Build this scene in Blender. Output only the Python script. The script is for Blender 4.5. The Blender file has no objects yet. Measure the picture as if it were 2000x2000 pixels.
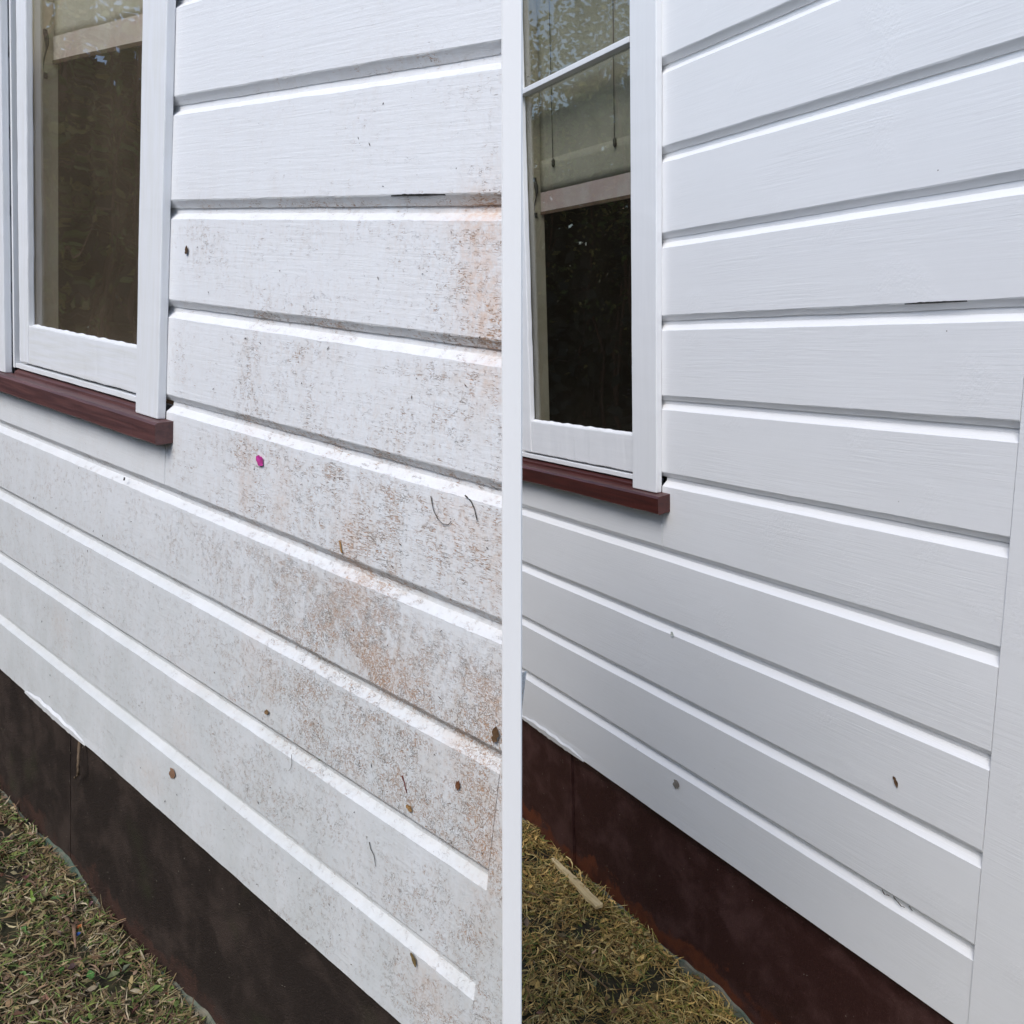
import bpy, bmesh, math, random
from mathutils import Matrix, Vector, noise
random.seed(7)
SC = bpy.context.scene
C = SC.collection
R = math.radians

# ------------------------------------------------------------------ camera
cam_d = bpy.data.cameras.new('camera'); cam = bpy.data.objects.new('camera', cam_d); C.objects.link(cam)
cam.location = (0, 0, 2.0); cam.rotation_euler = (R(78), 0, 0)
cam_d.sensor_width = 36; cam_d.lens = 1680.33 / 2000 * 36; cam_d.clip_start = .02; cam_d.clip_end = 400
SC.camera = cam
# ------------------------------------------------------------------ sky and sun (overcast)
SUN_DIR = Vector((-.27, -.61, .70)).normalized()
w = bpy.data.worlds.new('World'); SC.world = w; w.use_nodes = True
wn = w.node_tree.nodes; wn.clear()
sky = wn.new('ShaderNodeTexSky'); sky.sky_type = 'NISHITA'; sky.sun_disc = False
sky.sun_elevation = math.asin(SUN_DIR.z); sky.sun_rotation = math.atan2(SUN_DIR.x, SUN_DIR.y)
sky.air_density = 1.0; sky.dust_density = 1.2; sky.ozone_density = 1.0
bg = wn.new('ShaderNodeBackground'); bg.inputs[1].default_value = .14
wo = wn.new('ShaderNodeOutputWorld')
w.node_tree.links.new(sky.outputs[0], bg.inputs[0]); w.node_tree.links.new(bg.outputs[0], wo.inputs[0])
sd = bpy.data.lights.new('sun', 'SUN'); sd.energy = 1.25; sd.angle = R(30); sd.color = (1, .965, .91)
so = bpy.data.objects.new('sun', sd); C.objects.link(so); so.rotation_euler = SUN_DIR.to_track_quat('Z', 'Y').to_euler()
SC.view_settings.view_transform = 'Standard'; SC.view_settings.look = 'None'
SC.view_settings.gamma = 1; SC.view_settings.use_curve_mapping = False
SC.view_settings.exposure = 0.80

# ------------------------------------------------------------------ node helper
class NT:
    def __init__(s, name):
        s.m = bpy.data.materials.new(name); s.m.use_nodes = True
        s.t = s.m.node_tree; s.t.nodes.clear()
        s.out = s.n('ShaderNodeOutputMaterial'); s.co = s.n('ShaderNodeTexCoord').outputs['Object']
    def n(s, t, **k):
        x = s.t.nodes.new(t)
        for a, b in k.items(): setattr(x, a, b)
        return x
    def put(s, sock, v):
        if hasattr(v, 'links') or isinstance(v, bpy.types.NodeSocket): s.t.links.new(v, sock)
        elif isinstance(v, (tuple, list)): sock.default_value = (*v, 1) if len(v) == 3 and len(sock.default_value) == 4 else v
        else: sock.default_value = v
    def math(s, op, a, b=0.0, c=0.0, clamp=False):
        x = s.n('ShaderNodeMath', operation=op, use_clamp=clamp)
        for i, v in enumerate((a, b, c)): s.put(x.inputs[i], v)
        return x.outputs[0]
    def mapv(s, sc, loc=(0, 0, 0)):
        x = s.n('ShaderNodeMapping'); s.put(x.inputs[0], s.co); x.inputs['Scale'].default_value = sc; x.inputs['Location'].default_value = loc
        return x.outputs[0]
    def noise(s, scale, detail=2, rough=.5, dist=0, vec=None):
        x = s.n('ShaderNodeTexNoise'); s.put(x.inputs['Vector'], vec if vec is not None else s.co)
        x.inputs['Scale'].default_value = scale; x.inputs['Detail'].default_value = detail
        x.inputs['Roughness'].default_value = rough; x.inputs['Distortion'].default_value = dist
        return x.outputs[0]
    def vor(s, scale, vec=None):
        x = s.n('ShaderNodeTexVoronoi'); s.put(x.inputs['Vector'], vec if vec is not None else s.co); x.inputs['Scale'].default_value = scale
        return x.outputs['Distance']
    def ramp(s, v, a, b, lo=0.0, hi=1.0):
        x = s.n('ShaderNodeMapRange', interpolation_type='SMOOTHSTEP'); s.put(x.inputs[0], v)
        for i, q in enumerate((a, b, lo, hi)): s.put(x.inputs[i + 1], q)
        return x.outputs[0]
    def mix(s, f, a, b):
        x = s.n('ShaderNodeMix', data_type='RGBA'); s.put(x.inputs[0], f); s.put(x.inputs[6], a); s.put(x.inputs[7], b)
        return x.outputs[2]
    def attr(s, n):
        return s.n('ShaderNodeAttribute', attribute_name=n).outputs['Fac']
    def bump(s, h, strength=1.0, dist=.001, prev=None):
        x = s.n('ShaderNodeBump'); s.put(x.inputs['Height'], h); x.inputs['Strength'].default_value = strength; x.inputs['Distance'].default_value = dist
        if prev is not None: s.put(x.inputs['Normal'], prev)
        return x.outputs[0]
    def bsdf(s, col, rough=.5, normal=None, spec=.5, trans=None):
        x = s.n('ShaderNodeBsdfPrincipled'); s.put(x.inputs['Base Color'], col); s.put(x.inputs['Roughness'], rough)
        x.inputs['Specular IOR Level'].default_value = spec
        if normal is not None: s.put(x.inputs['Normal'], normal)
        s.t.links.new(x.outputs[0], s.out.inputs[0]); return x
    def sep(s):
        x = s.n('ShaderNodeSeparateXYZ'); s.put(x.inputs[0], s.co); return x.outputs

WHITE = (.785, .79, .80)
def paint_new():
    q = NT('fresh_white_paint')
    g = q.noise(1, 5, .62, .6, q.mapv((9, 60, 230)))
    g2 = q.noise(1, 3, .5, .4, q.mapv((2.5, 30, 60)))
    k = q.noise(170, 3, .6, 0)
    kg = q.ramp(q.noise(7, 2), .55, .68)
    vm = q.ramp(q.noise(1, 3, .6, .3, q.mapv((2.2, 5, 7))), .35, .62, .18, 1.0)
    h = q.math('ADD', q.math('MULTIPLY', q.math('MULTIPLY', g, vm), .85), q.math('MULTIPLY', g2, .35))
    h = q.math('ADD', h, q.math('MULTIPLY', q.math('MULTIPLY', k, kg), .9))
    dull = q.ramp(q.noise(5, 4, .6), .5, .8, 0, .10)
    c = q.mix(dull, WHITE, (.66, .68, .66))
    sp = q.math('MULTIPLY', q.ramp(q.vor(26), .035, .02), q.ramp(q.noise(6, 1), .62, .66))
    c = q.mix(q.math('MULTIPLY', sp, .8), c, (.15, .12, .10))
    hair = q.math('MULTIPLY', q.ramp(q.math('ABSOLUTE', q.math('SUBTRACT', g, .47)), .0, .018, 1, 0), q.ramp(q.noise(11, 3), .48, .7, 0, .16))
    c = q.mix(hair, c, (.5, .5, .5))
    q.bsdf(c, q.ramp(q.noise(4, 4, .6), .3, .7, .34, .55), q.bump(h, .7, .0012)); return q.m
def paint_old():
    q = NT('weathered_white_paint')
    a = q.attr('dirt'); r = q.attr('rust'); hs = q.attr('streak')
    den = q.math('MULTIPLY', a, q.ramp(q.noise(14, 4, .6), .30, .66, .30, 1.35))
    wid = q.math('MULTIPLY_ADD', den, .036, .0015)
    n_iso = q.noise(165, 2.4, .6, 1.1)
    n_str = q.noise(1, 2.4, .6, .9, q.mapv((58, 150, 260)))
    m = []
    for nn in (n_iso, n_str):
        m.append(q.ramp(q.math('DIVIDE', q.math('ABSOLUTE', q.math('SUBTRACT', nn, .5)), wid), .25, 1.5, 1, 0))
    worm = q.math('ADD', q.math('MULTIPLY', m[0], q.math('SUBTRACT', 1, hs)), q.math('MULTIPLY', m[1], hs))
    gate = q.ramp(q.math('ADD', q.noise(80, 2, .6), q.math('MULTIPLY', den, .26)), .54, .74)
    mask = q.math('MULTIPLY', worm, gate, clamp=True)
    tone = q.noise(38, 3, .7)
    warm = q.math('ADD', q.math('MULTIPLY', q.ramp(tone, .38, .56), .85), q.math('MULTIPLY', r, .9), clamp=True)
    crk = q.mix(warm, (.17, .135, .105), (.45, .24, .12))
    grime = q.math('MULTIPLY', q.ramp(q.noise(1, 5, .7, .5, q.mapv((34, 34, 11))), .38, .72), q.math('MULTIPLY_ADD', a, .30, .03))
    c = q.mix(grime, (.765, .78, .80), (.52, .44, .36))
    film = q.math('MULTIPLY', q.ramp(q.noise(1, 4, .75, .4, q.mapv((140, 140, 60))), .43, .68), q.math('MULTIPLY', den, .42), clamp=True)
    c = q.mix(film, c, (.54, .38, .25))
    c = q.mix(q.math('MULTIPLY', r, q.ramp(q.noise(70, 4, .75), .35, .68, .12, .62)), c, (.64, .40, .25))
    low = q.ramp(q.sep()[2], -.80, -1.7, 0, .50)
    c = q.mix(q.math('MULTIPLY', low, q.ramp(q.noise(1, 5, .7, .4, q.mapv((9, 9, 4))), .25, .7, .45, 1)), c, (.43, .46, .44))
    c = q.mix(q.math('MULTIPLY', mask, .84), c, crk)
    sp = q.math('MULTIPLY', q.ramp(q.vor(40), .05, .02), q.ramp(q.math('MULTIPLY_ADD', a, .16, q.noise(9, 1)), .66, .70))
    c = q.mix(q.math('MULTIPLY', sp, .7), c, (.12, .10, .08))
    g = q.noise(1, 4, .6, .5, q.mapv((9, 60, 210)))
    fl = q.noise(230, 3, .6)
    h = q.math('ADD', q.math('MULTIPLY', g, .50), q.math('MULTIPLY', fl, q.math('MULTIPLY_ADD', a, .35, .22)))
    h = q.math('SUBTRACT', h, q.math('MULTIPLY', mask, 1.1))
    q.bsdf(c, .55, q.bump(h, .6, .0011)); return q.m
def simple(name, col, rough=.5, ns=40, var=.25, bump=.0006, col2=None, spec=.5, stretch=None):
    q = NT(name); v = q.mapv(stretch) if stretch else None
    n = q.noise(ns, 4, .6, .3, v)
    c2 = col2 or tuple(x * (1 - var) for x in col)
    q.bsdf(q.mix(q.ramp(n, .3, .7), col, c2), rough, q.bump(n, .7, bump), spec); return q.m
def skirting(name, base, base2, rust, mossy, zr):
    q = NT(name)
    c = q.mix(q.ramp(q.noise(9, 5, .62, .3), .42, .66), base, base2)
    c = q.mix(q.ramp(q.noise(5, 3), .58, .75, 0, mossy), c, (.030, .032, .014))
    c = q.mix(q.ramp(q.noise(1, 4, .7, .2, q.mapv((60, 60, 5))), .52, .75, 0, .45), c, base)
    c = q.mix(q.ramp(q.noise(300, 3, .8), .55, .8, 0, .5), c, tuple(x * 2.6 for x in base2))
    z = q.sep()[2]
    nz = q.math('ADD', z, q.math('MULTIPLY', q.math('SUBTRACT', q.noise(9, 5, .7), .5), .26))
    c = q.mix(q.ramp(nz, zr + .012, zr - .012, 0, q.ramp(q.noise(13, 3, .6), .35, .6, .25, .95)), c, rust)
    sp = q.math('MULTIPLY', q.ramp(q.vor(75), .10, .05), q.ramp(q.noise(17, 2), .57, .62))
    c = q.mix(q.math('MULTIPLY', sp, .8), c, (.45, .40, .32))
    h = q.math('ADD', q.noise(260, 4, .75), q.noise(14, 4))
    q.bsdf(c, .66, q.bump(h, .9, .0018), .3); return q.m
def glass(name, dust, ior):
    q = NT(name)
    nb = q.bump(q.noise(3.0, 2), .25, .006)
    lw = q.n('ShaderNodeLayerWeight'); lw.inputs[0].default_value = .5; q.put(lw.inputs['Normal'], nb)
    f0 = ((ior - 1) / (ior + 1)) ** 2
    frv = q.math('MULTIPLY_ADD', q.math('POWER', lw.outputs['Facing'], 4), 1 - f0, f0)
    tr = q.n('ShaderNodeBsdfTransparent'); tr.inputs[0].default_value = (.97, .975, .965, 1)
    gl = q.n('ShaderNodeBsdfGlossy'); gl.inputs['Roughness'].default_value = .0; q.put(gl.inputs['Normal'], nb)
    m1 = q.n('ShaderNodeMixShader'); q.put(m1.inputs[0], frv); q.put(m1.inputs[1], tr.outputs[0]); q.put(m1.inputs[2], gl.outputs[0])
    df = q.n('ShaderNodeBsdfDiffuse'); df.inputs[0].default_value = (.42, .33, .23, 1)
    sp = q.math('MULTIPLY', q.ramp(q.vor(38), .05, .03), q.ramp(q.noise(13, 1), .62, .66, 0, .8))
    dz = q.math('ADD', q.ramp(q.noise(6, 5, .65, .4), .3, .8, dust * .6, dust * 1.1), sp, clamp=True)
    m2 = q.n('ShaderNodeMixShader'); q.put(m2.inputs[0], dz); q.put(m2.inputs[1], m1.outputs[0]); q.put(m2.inputs[2], df.outputs[0])
    q.t.links.new(m2.outputs[0], q.out.inputs[0]); return q.m
def vcol(name, rough=.7, spec=.3):
    q = NT(name); a = q.n('ShaderNodeAttribute', attribute_name='tint').outputs['Color']
    q.bsdf(q.mix(q.ramp(q.noise(120, 3), .3, .7, 0, .35), a, (.05, .035, .015)), rough, None, spec); return q.m

M = {}
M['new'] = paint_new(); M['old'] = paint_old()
M['trim_new'] = simple('white_trim_paint', WHITE, .4, 1, .03, .00025, stretch=(120, 60, 6))
M['trim_old'] = simple('worn_trim_paint', (.76, .775, .80), .5, 1, .10, .0003, (.72, .73, .73), stretch=(90, 60, 8))
M['rail_new'] = simple('white_rail_paint', WHITE, .4, 1, .04, .0003, stretch=(5, 60, 110))
M['rail_old'] = simple('worn_rail_paint', (.76, .775, .80), .5, 1, .10, .0004, (.70, .71, .70), stretch=(7, 60, 100))
M['sill_new'] = simple('dark_red_paint', (.080, .022, .018), .38, 1, .35, .0006, (.045, .015, .013), stretch=(6, 60, 120))
M['sill_old'] = simple('faded_maroon_paint', (.120, .052, .048), .5, 1, .35, .0008, (.066, .030, .030), stretch=(6, 60, 120))
M['skirt_old'] = skirting('brown_skirting', (.019, .0125, .010), (.046, .032, .026), (.060, .030, .022), .6, -2.15)
M['skirt_new'] = skirting('dark_red_skirting', (.038, .0125, .0105), (.074, .034, .031), (.130, .036, .016), .1, -2.135)
M['glass_old'] = glass('dusty_glass', .09, 1.8); M['glass_new'] = glass('clean_glass', .012, 1.8)
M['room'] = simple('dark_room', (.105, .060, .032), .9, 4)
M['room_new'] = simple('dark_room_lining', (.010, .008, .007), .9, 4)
M['jamb'] = simple('cream_jamb_paint', (.80, .74, .56), .5, 6, .2, .0004, (.70, .62, .42))
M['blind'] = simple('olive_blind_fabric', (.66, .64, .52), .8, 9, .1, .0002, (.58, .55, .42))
M['blind_r'] = simple('dull_olive_blind', (.30, .29, .22), .8, 9, .1, .0002, (.25, .24, .18))  # duller, darker olive cloth for the blind of the clean window
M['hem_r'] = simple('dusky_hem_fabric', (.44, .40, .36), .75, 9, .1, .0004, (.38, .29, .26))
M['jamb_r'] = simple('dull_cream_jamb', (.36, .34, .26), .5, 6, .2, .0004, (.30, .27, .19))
M['hem'] = simple('pale_hem_fabric', (.84, .80, .70), .75, 9, .1, .0004, (.70, .58, .50))
M['wood'] = simple('bare_dark_timber', (.10, .06, .035), .8, 60)
M['black'] = simple('blackened_gap', (.02, .018, .016), .9, 60)
M['cord'] = simple('dark_cord', (.03, .028, .022), .7, 200)
M['teal'] = simple('teal_and_cement_edge', (.055, .095, .070), .85, 22, .2, .004, (.20, .18, .13))
M['soil'] = simple('mown_grassy_soil', (.050, .048, .018), .95, 24, .5, .012, (.022, .017, .009))
M['leaf'] = vcol('leaf_tint', .5, .4); M['clip'] = vcol('clipping_tint', .75, .2); M['bits'] = vcol('litter_tint', .7, .3)
M['bark'] = simple('brown_bark', (.17, .10, .06), .9, 40)
M['stake'] = simple('pale_split_timber', (.80, .64, .36), .7, 1, .3, .002, (.60, .45, .22), stretch=(8, 60, 60))
M['bare'] = simple('bare_timber_chip', (.30, .17, .10), .8, 90, .3, .0006)
M['bare_grey'] = simple('grey_undercoat', (.28, .25, .22), .8, 90, .3, .0006)

# ------------------------------------------------------------------ mesh helpers
def link(name, verts, faces, mat, parent=None, smooth=False, loc=None):
    me = bpy.data.meshes.new(name); me.from_pydata([tuple(v) for v in verts], [], faces); me.update()
    if mat: me.materials.append(mat)
    if smooth: me.polygons.foreach_set('use_smooth', [True] * len(me.polygons))
    o = bpy.data.objects.new(name, me); C.objects.link(o)
    if parent: o.parent = parent
    if loc is not None: o.location = loc
    return o
def tag(o, label=None, cat=None, group=None, kind=None):
    for k, v in (('label', label), ('category', cat), ('group', group), ('kind', kind)):
        if v: o[k] = v
    return o
def addattr(o, name, vals):
    a = o.data.attributes.new(name, 'FLOAT', 'POINT'); a.data.foreach_set('value', vals)
def addtint(o, cols):
    a = o.data.attributes.new('tint', 'FLOAT_COLOR', 'POINT'); a.data.foreach_set('color', [x for c in cols for x in (*c, 1)])
def boxbm(x0, x1, y0, y1, z0, z1, bev=.0015, wob=0, cuts=1, axis=2):
    bm = bmesh.new(); bmesh.ops.create_cube(bm, size=1)
    for v in bm.verts: v.co = Vector((x0 if v.co.x < 0 else x1, y0 if v.co.y < 0 else y1, z0 if v.co.z < 0 else z1))
    if bev: bmesh.ops.bevel(bm, geom=bm.edges[:], offset=bev, segments=2, profile=.6, affect='EDGES')
    if cuts > 1:
        d = [0, 0, 0]; d[axis] = 1; lo, hi = ((x0, x1), (y0, y1), (z0, z1))[axis]
        for i in range(1, cuts):
            p = [0, 0, 0]; p[axis] = lo + (hi - lo) * i / cuts
            bmesh.ops.bisect_plane(bm, geom=bm.verts[:] + bm.edges[:] + bm.faces[:], plane_co=p, plane_no=d)
    if wob:
        for v in bm.verts:
            n = noise.noise_vector(v.co * 23) * wob + noise.noise_vector(v.co * 130) * wob * .6; v.co += n
    return bm
def bmobj(name, bm, mat, parent=None, smooth=False):
    me = bpy.data.meshes.new(name); bm.to_mesh(me); bm.free(); me.materials.append(mat)
    o = bpy.data.objects.new(name, me); C.objects.link(o); o.parent = parent
    if smooth: me.polygons.foreach_set('use_smooth', [True] * len(me.polygons))
    return o
def tube(name, pts, rad, mat, parent=None, seg=6):
    vs, fs = [], []
    pts = [Vector(p) for p in pts]; n = len(pts)
    for i, p in enumerate(pts):
        t = (pts[min(i + 1, n - 1)] - pts[max(i - 1, 0)]).normalized()
        a = t.orthogonal().normalized(); b = t.cross(a)
        r = rad[i] if isinstance(rad, (list, tuple)) else rad
        for k in range(seg):
            th = 2 * math.pi * k / seg; vs.append(p + (a * math.cos(th) + b * math.sin(th)) * r)
    for i in range(n - 1):
        for k in range(seg):
            fs.append((i * seg + k, i * seg + (k + 1) % seg, (i + 1) * seg + (k + 1) % seg, (i + 1) * seg + k))
    fs.append(tuple(range(seg))[::-1]); fs.append(tuple((n - 1) * seg + k for k in range(seg)))
    return link(name, vs, fs, mat, parent, True)

P = .165            # weatherboard exposure in wall units
DROP = 2.2          # wall origin sits this far above its foot
WL = dict(A=Matrix(((.7479, .6549, .1081), (-.6587, .7524, -.0002), (-.0814, -.0711, .9941))), T=Vector((-.5081, 1.5420, 2.4198)))
WR = dict(A=Matrix(((.5032, .8634, -.0354), (-.8640, .5035, .0003), (.0181, .0305, .9994))), T=Vector((.2894, 1.8372, 2.2364)))
WL['s'], WR['s'] = .56, 1.40      # walls scaled about the camera so the left one shades the right less
for W in (WL, WR):
    W['T'] = Vector((0, 0, 2.0)) + (W['T'] - Vector((0, 0, 1.55))) * W['s']; W['A'] = W['A'] * W['s']
    m = W['A'].to_4x4(); m.translation = W['T']; W['M'] = m
    W['base'] = m @ Matrix.Translation((0, 0, -DROP))
def ul_end(y, z, x=0.0):     # where the left wall meets the added upright (world plane x = 0)
    A, T = WL['A'], WL['T']; return (x - T.x - A[0][1] * y - A[0][2] * z) / A[0][0]

def child_local(o): o.location = (0, 0, DROP); return o    # part meshes are written in wall coordinates (z from the first lap)

# ------------------------------------------------------------------ dirt map of the left wall (u, z, radius u, radius z, amount)
CR = [(.26, -.90, .035, .09, .5), (.40, -.90, .03, .08, .4), (.26, -1.11, .04, .07, .55), (.53, -1.10, .06, .07, .7), (.75, -1.06, .1, .07, .5),
      (.56, -1.21, .11, .06, .8), (.47, -1.25, .09, .05, .6), (.63, -1.28, .10, .05, .75), (.78, -1.30, .09, .06, .8), (.51, -1.43, .10, .06, .6),
      (.57, -1.33, .12, .05, .7), (.75, -.74, .05, .08, .9), (.74, -.87, .06, .07, .7), (.10, -.72, .07, .05, .55), (.05, -.9, .03, .06, .3),
      (.86, -1.50, .06, .2, .8), (.35, -1.25, .09, .06, .5), (.30, -1.4, .1, .06, .35), (.15, -1.2, .06, .05, .4), (.70, -1.42, .1, .06, .7),
      (.20, -1.55, .08, .05, .3), (.76, -1.72, .06, .06, .6), (.55, -.68, .08, .02, .5), (.35, -.68, .1, .02, .45), (.60, -.50, .07, .02, .5), (.70, -.52, .06, .02, .4),
      (.45, -.85, .05, .02, .6), (.5, -1.02, .1, .02, .5), (.3, -1.02, .1, .02, .5), (.42, -1.62, .12, .05, .3)]
RU = [(.735, -.72, .028, .055, 1.), (.76, -.80, .035, .035, .9), (.77, -.87, .035, .03, .6), (.53, -1.12, .025, .03, .6), (.63, -1.29, .06, .025, .7),
      (-.46, -1.57, .035, .035, .5), (-.03, -1.75, .05, .025, .5), (.78, -1.36, .04, .04, .5), (.84, -1.26, .04, .03, .6), (.77, -1.715, .04, .03, .7),
      (.26, -1.09, .018, .06, .5), (.36, -1.11, .02, .06, .45), (.84, -1.10, .04, .05, .6), (.86, -1.47, .04, .10, .7), (.36, -1.42, .02, .04, .5),
      (.30, -1.38, .02, .04, .4), (.08, -1.62, .05, .03, .35), (.71, -.68, .06, .015, .7), (.55, -1.20, .04, .03, .5), (.12, -1.5, .04, .02, .3), (.74,-1.05,.04,.03,.5)]
def blob(L, u, z):
    s = 0
    for a, b, ra, rb, k in L:
        d = ((u - a) / ra) ** 2 + ((z - b) / rb) ** 2
        if d < 9: s += k * math.exp(-d * .7)
    return s
ROWB = {0: 0, 1: 0, 2: .02, 3: .10, 4: .24, 5: .33, 6: .45, 7: .48, 8: .50, 9: .42, 10: .34}
def dirtval(u, z):
    k = max(0, min(10, int(-z / P)))
    base = ROWB[k] * max(0.62 if k > 6 else .24 if k > 3 else .10, min(1, (u + .18) / .55))
    return max(0, min(1.2, base + .55 * blob(CR, u, z) + .12 * noise.noise(Vector((u * 9, 3, z * 9)))))
def set_dirt(o, pts, pitch=None):
    def ch(u, z):        # dirt thinned on each board's sloping top edge, thickened under the lap
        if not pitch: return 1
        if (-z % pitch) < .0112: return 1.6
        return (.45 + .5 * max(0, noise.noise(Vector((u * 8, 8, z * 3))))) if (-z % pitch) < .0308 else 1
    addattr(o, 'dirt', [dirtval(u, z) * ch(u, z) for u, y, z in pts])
    addattr(o, 'rust', [min(1, blob(RU, u, z)) for u, y, z in pts])
    addattr(o, 'streak', [max(0, min(1, (z + 1.30) / .16)) for u, y, z in pts])

def board(W, wall, k, u0, u1, left, zface=None, last=False, zlow=None):
    """row k hangs below lap k; profile (y, z): recess, upper bevel, face, under-bevel, back"""
    z0 = -k * P; z1 = zlow if zlow else -(k + 1) * P
    if zface is None:
        prof = [(.028, z0 - .004), (.0145, z0 - .004), (.0130, z0 - .0185), (0, z0 - .0300)]; top = z0 - .030
    else:
        prof = [(.028, zface), (0, zface)]; top = zface
    nf = 7 if left else 5
    prof += [(0, top + (z1 - top) * i / nf) for i in range(1, nf)]
    prof += [(0, z1 + .002), (.001, z1)] if not last else [(0, z1 + .002), (.002, z1)]
    prof += [(.0105, z1 - .0100), (.028, z1 - .0100)] if not last else [(.028, z1)]
    ulen = (u1 if u1 is not None else .8) - u0
    n = max(6, int(ulen / (.012 if left else .02)))
    if u0 < -2: n = 50
    tint = random.uniform(-.0008, .0008); tilt = random.uniform(-.0012, .0012); sg = random.random() * 50
    vs, np_ = [], len(prof)
    for i in range(n + 1):
        t = i / n
        for j, (y, z) in enumerate(prof):
            ue = ul_end(y, z) if left and (u1 is None or u1 > ul_end(y, z)) else u1
            u = u0 + (ue - u0) * t
            yy = y + tint + tilt * (t - .5); zz = z
            if y < .02:
                yy += .0007 * noise.noise(Vector((u * 3, sg, z * 9)))
            if j in (np_ - 4, np_ - 3, np_ - 2) or (y > .005 and y < .02):
                zz += .0009 * noise.noise(Vector((u * 14, sg + j * .3, 0))) + .0007 * noise.noise(Vector((u * 90, sg + j, 0)))
            if zface is None and j == 3: zz += .0008 * noise.noise(Vector((u * 12, sg, 7))) + (.0009 if left else .0003) * noise.noise(Vector((u * 110, sg, 3)))
            if last and z < z1 + .004 and y < .005:
                c = math.exp(-((u + .45) / .14) ** 2)
                zz += .004 * noise.noise(Vector((u * 16, 5, 0))) * (.3 + c); yy -= .003 * c
            vs.append((u, yy, zz))
    fs = [(i * np_ + j, (i + 1) * np_ + j, (i + 1) * np_ + j + 1, i * np_ + j + 1) for i in range(n) for j in range(np_ - 1)]
    fs = [f[::-1] for f in fs]
    fs += [(i * np_ + np_ - 1, (i + 1) * np_ + np_ - 1, (i + 1) * np_, i * np_)[::-1] for i in range(n)]
    fs += [tuple(range(np_)), tuple(n * np_ + j for j in range(np_))[::-1]]
    o = child_local(link('weatherboard', vs, fs, M['old' if left else 'new'], wall))
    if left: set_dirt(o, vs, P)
    return o

def lbox(name, x0, x1, y0, y1, z0, z1, mat, parent, **k):
    return bmobj(name, boxbm(x0, x1, y0, y1, z0, z1, **k), mat, parent)

def clipbox(name, u0, y0, y1, z0, z1, mat, wall, nz=24, nu=6):
    """a slab of the left wall cut square to the added upright"""
    vs, fs = [], []
    for j in range(nz + 1):
        z = z0 + (z1 - z0) * j / nz
        for y in (y0, y1):
            for i in range(nu + 1): vs.append((u0 + (max(ul_end(y, z), u0 + .0005) - u0) * i / nu, y, z))
    s = 2 * (nu + 1)
    for j in range(nz):
        for i in range(nu):
            a = j * s + i; fs.append((a, a + 1, a + s + 1, a + s)); b = a + nu + 1; fs.append((b, b + s, b + s + 1, b + 1))
        a = j * s; fs.append((a, a + s, a + s + nu + 1, a + nu + 1)); a = j * s + nu; fs.append((a, a + nu + 1, a + s + nu + 1, a + s))
    fs.append(tuple(list(range(nu + 1)) + list(range(s - 1, nu, -1)))[::-1]); b = nz * s
    fs.append(tuple([b + i for i in range(nu + 1)] + [b + i for i in range(s - 1, nu, -1)]))
    o = child_local(link(name, vs, fs, mat, wall)); return o, vs

def ragged(name, cu, cz, y, ru, rz, mat, parent, seed, n=14):
    rnd = random.Random(seed); vs = [(cu, y, cz)]
    for i in range(n):
        a = 2 * math.pi * i / n; r = rnd.uniform(.6, 1.1)
        vs.append((cu + ru * r * math.cos(a), y + .0006, cz + rz * r * math.sin(a)))
    o = link(name, vs, [(0, i + 1, (i + 1) % n + 1) for i in range(n)], mat, parent); return child_local(o)

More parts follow.
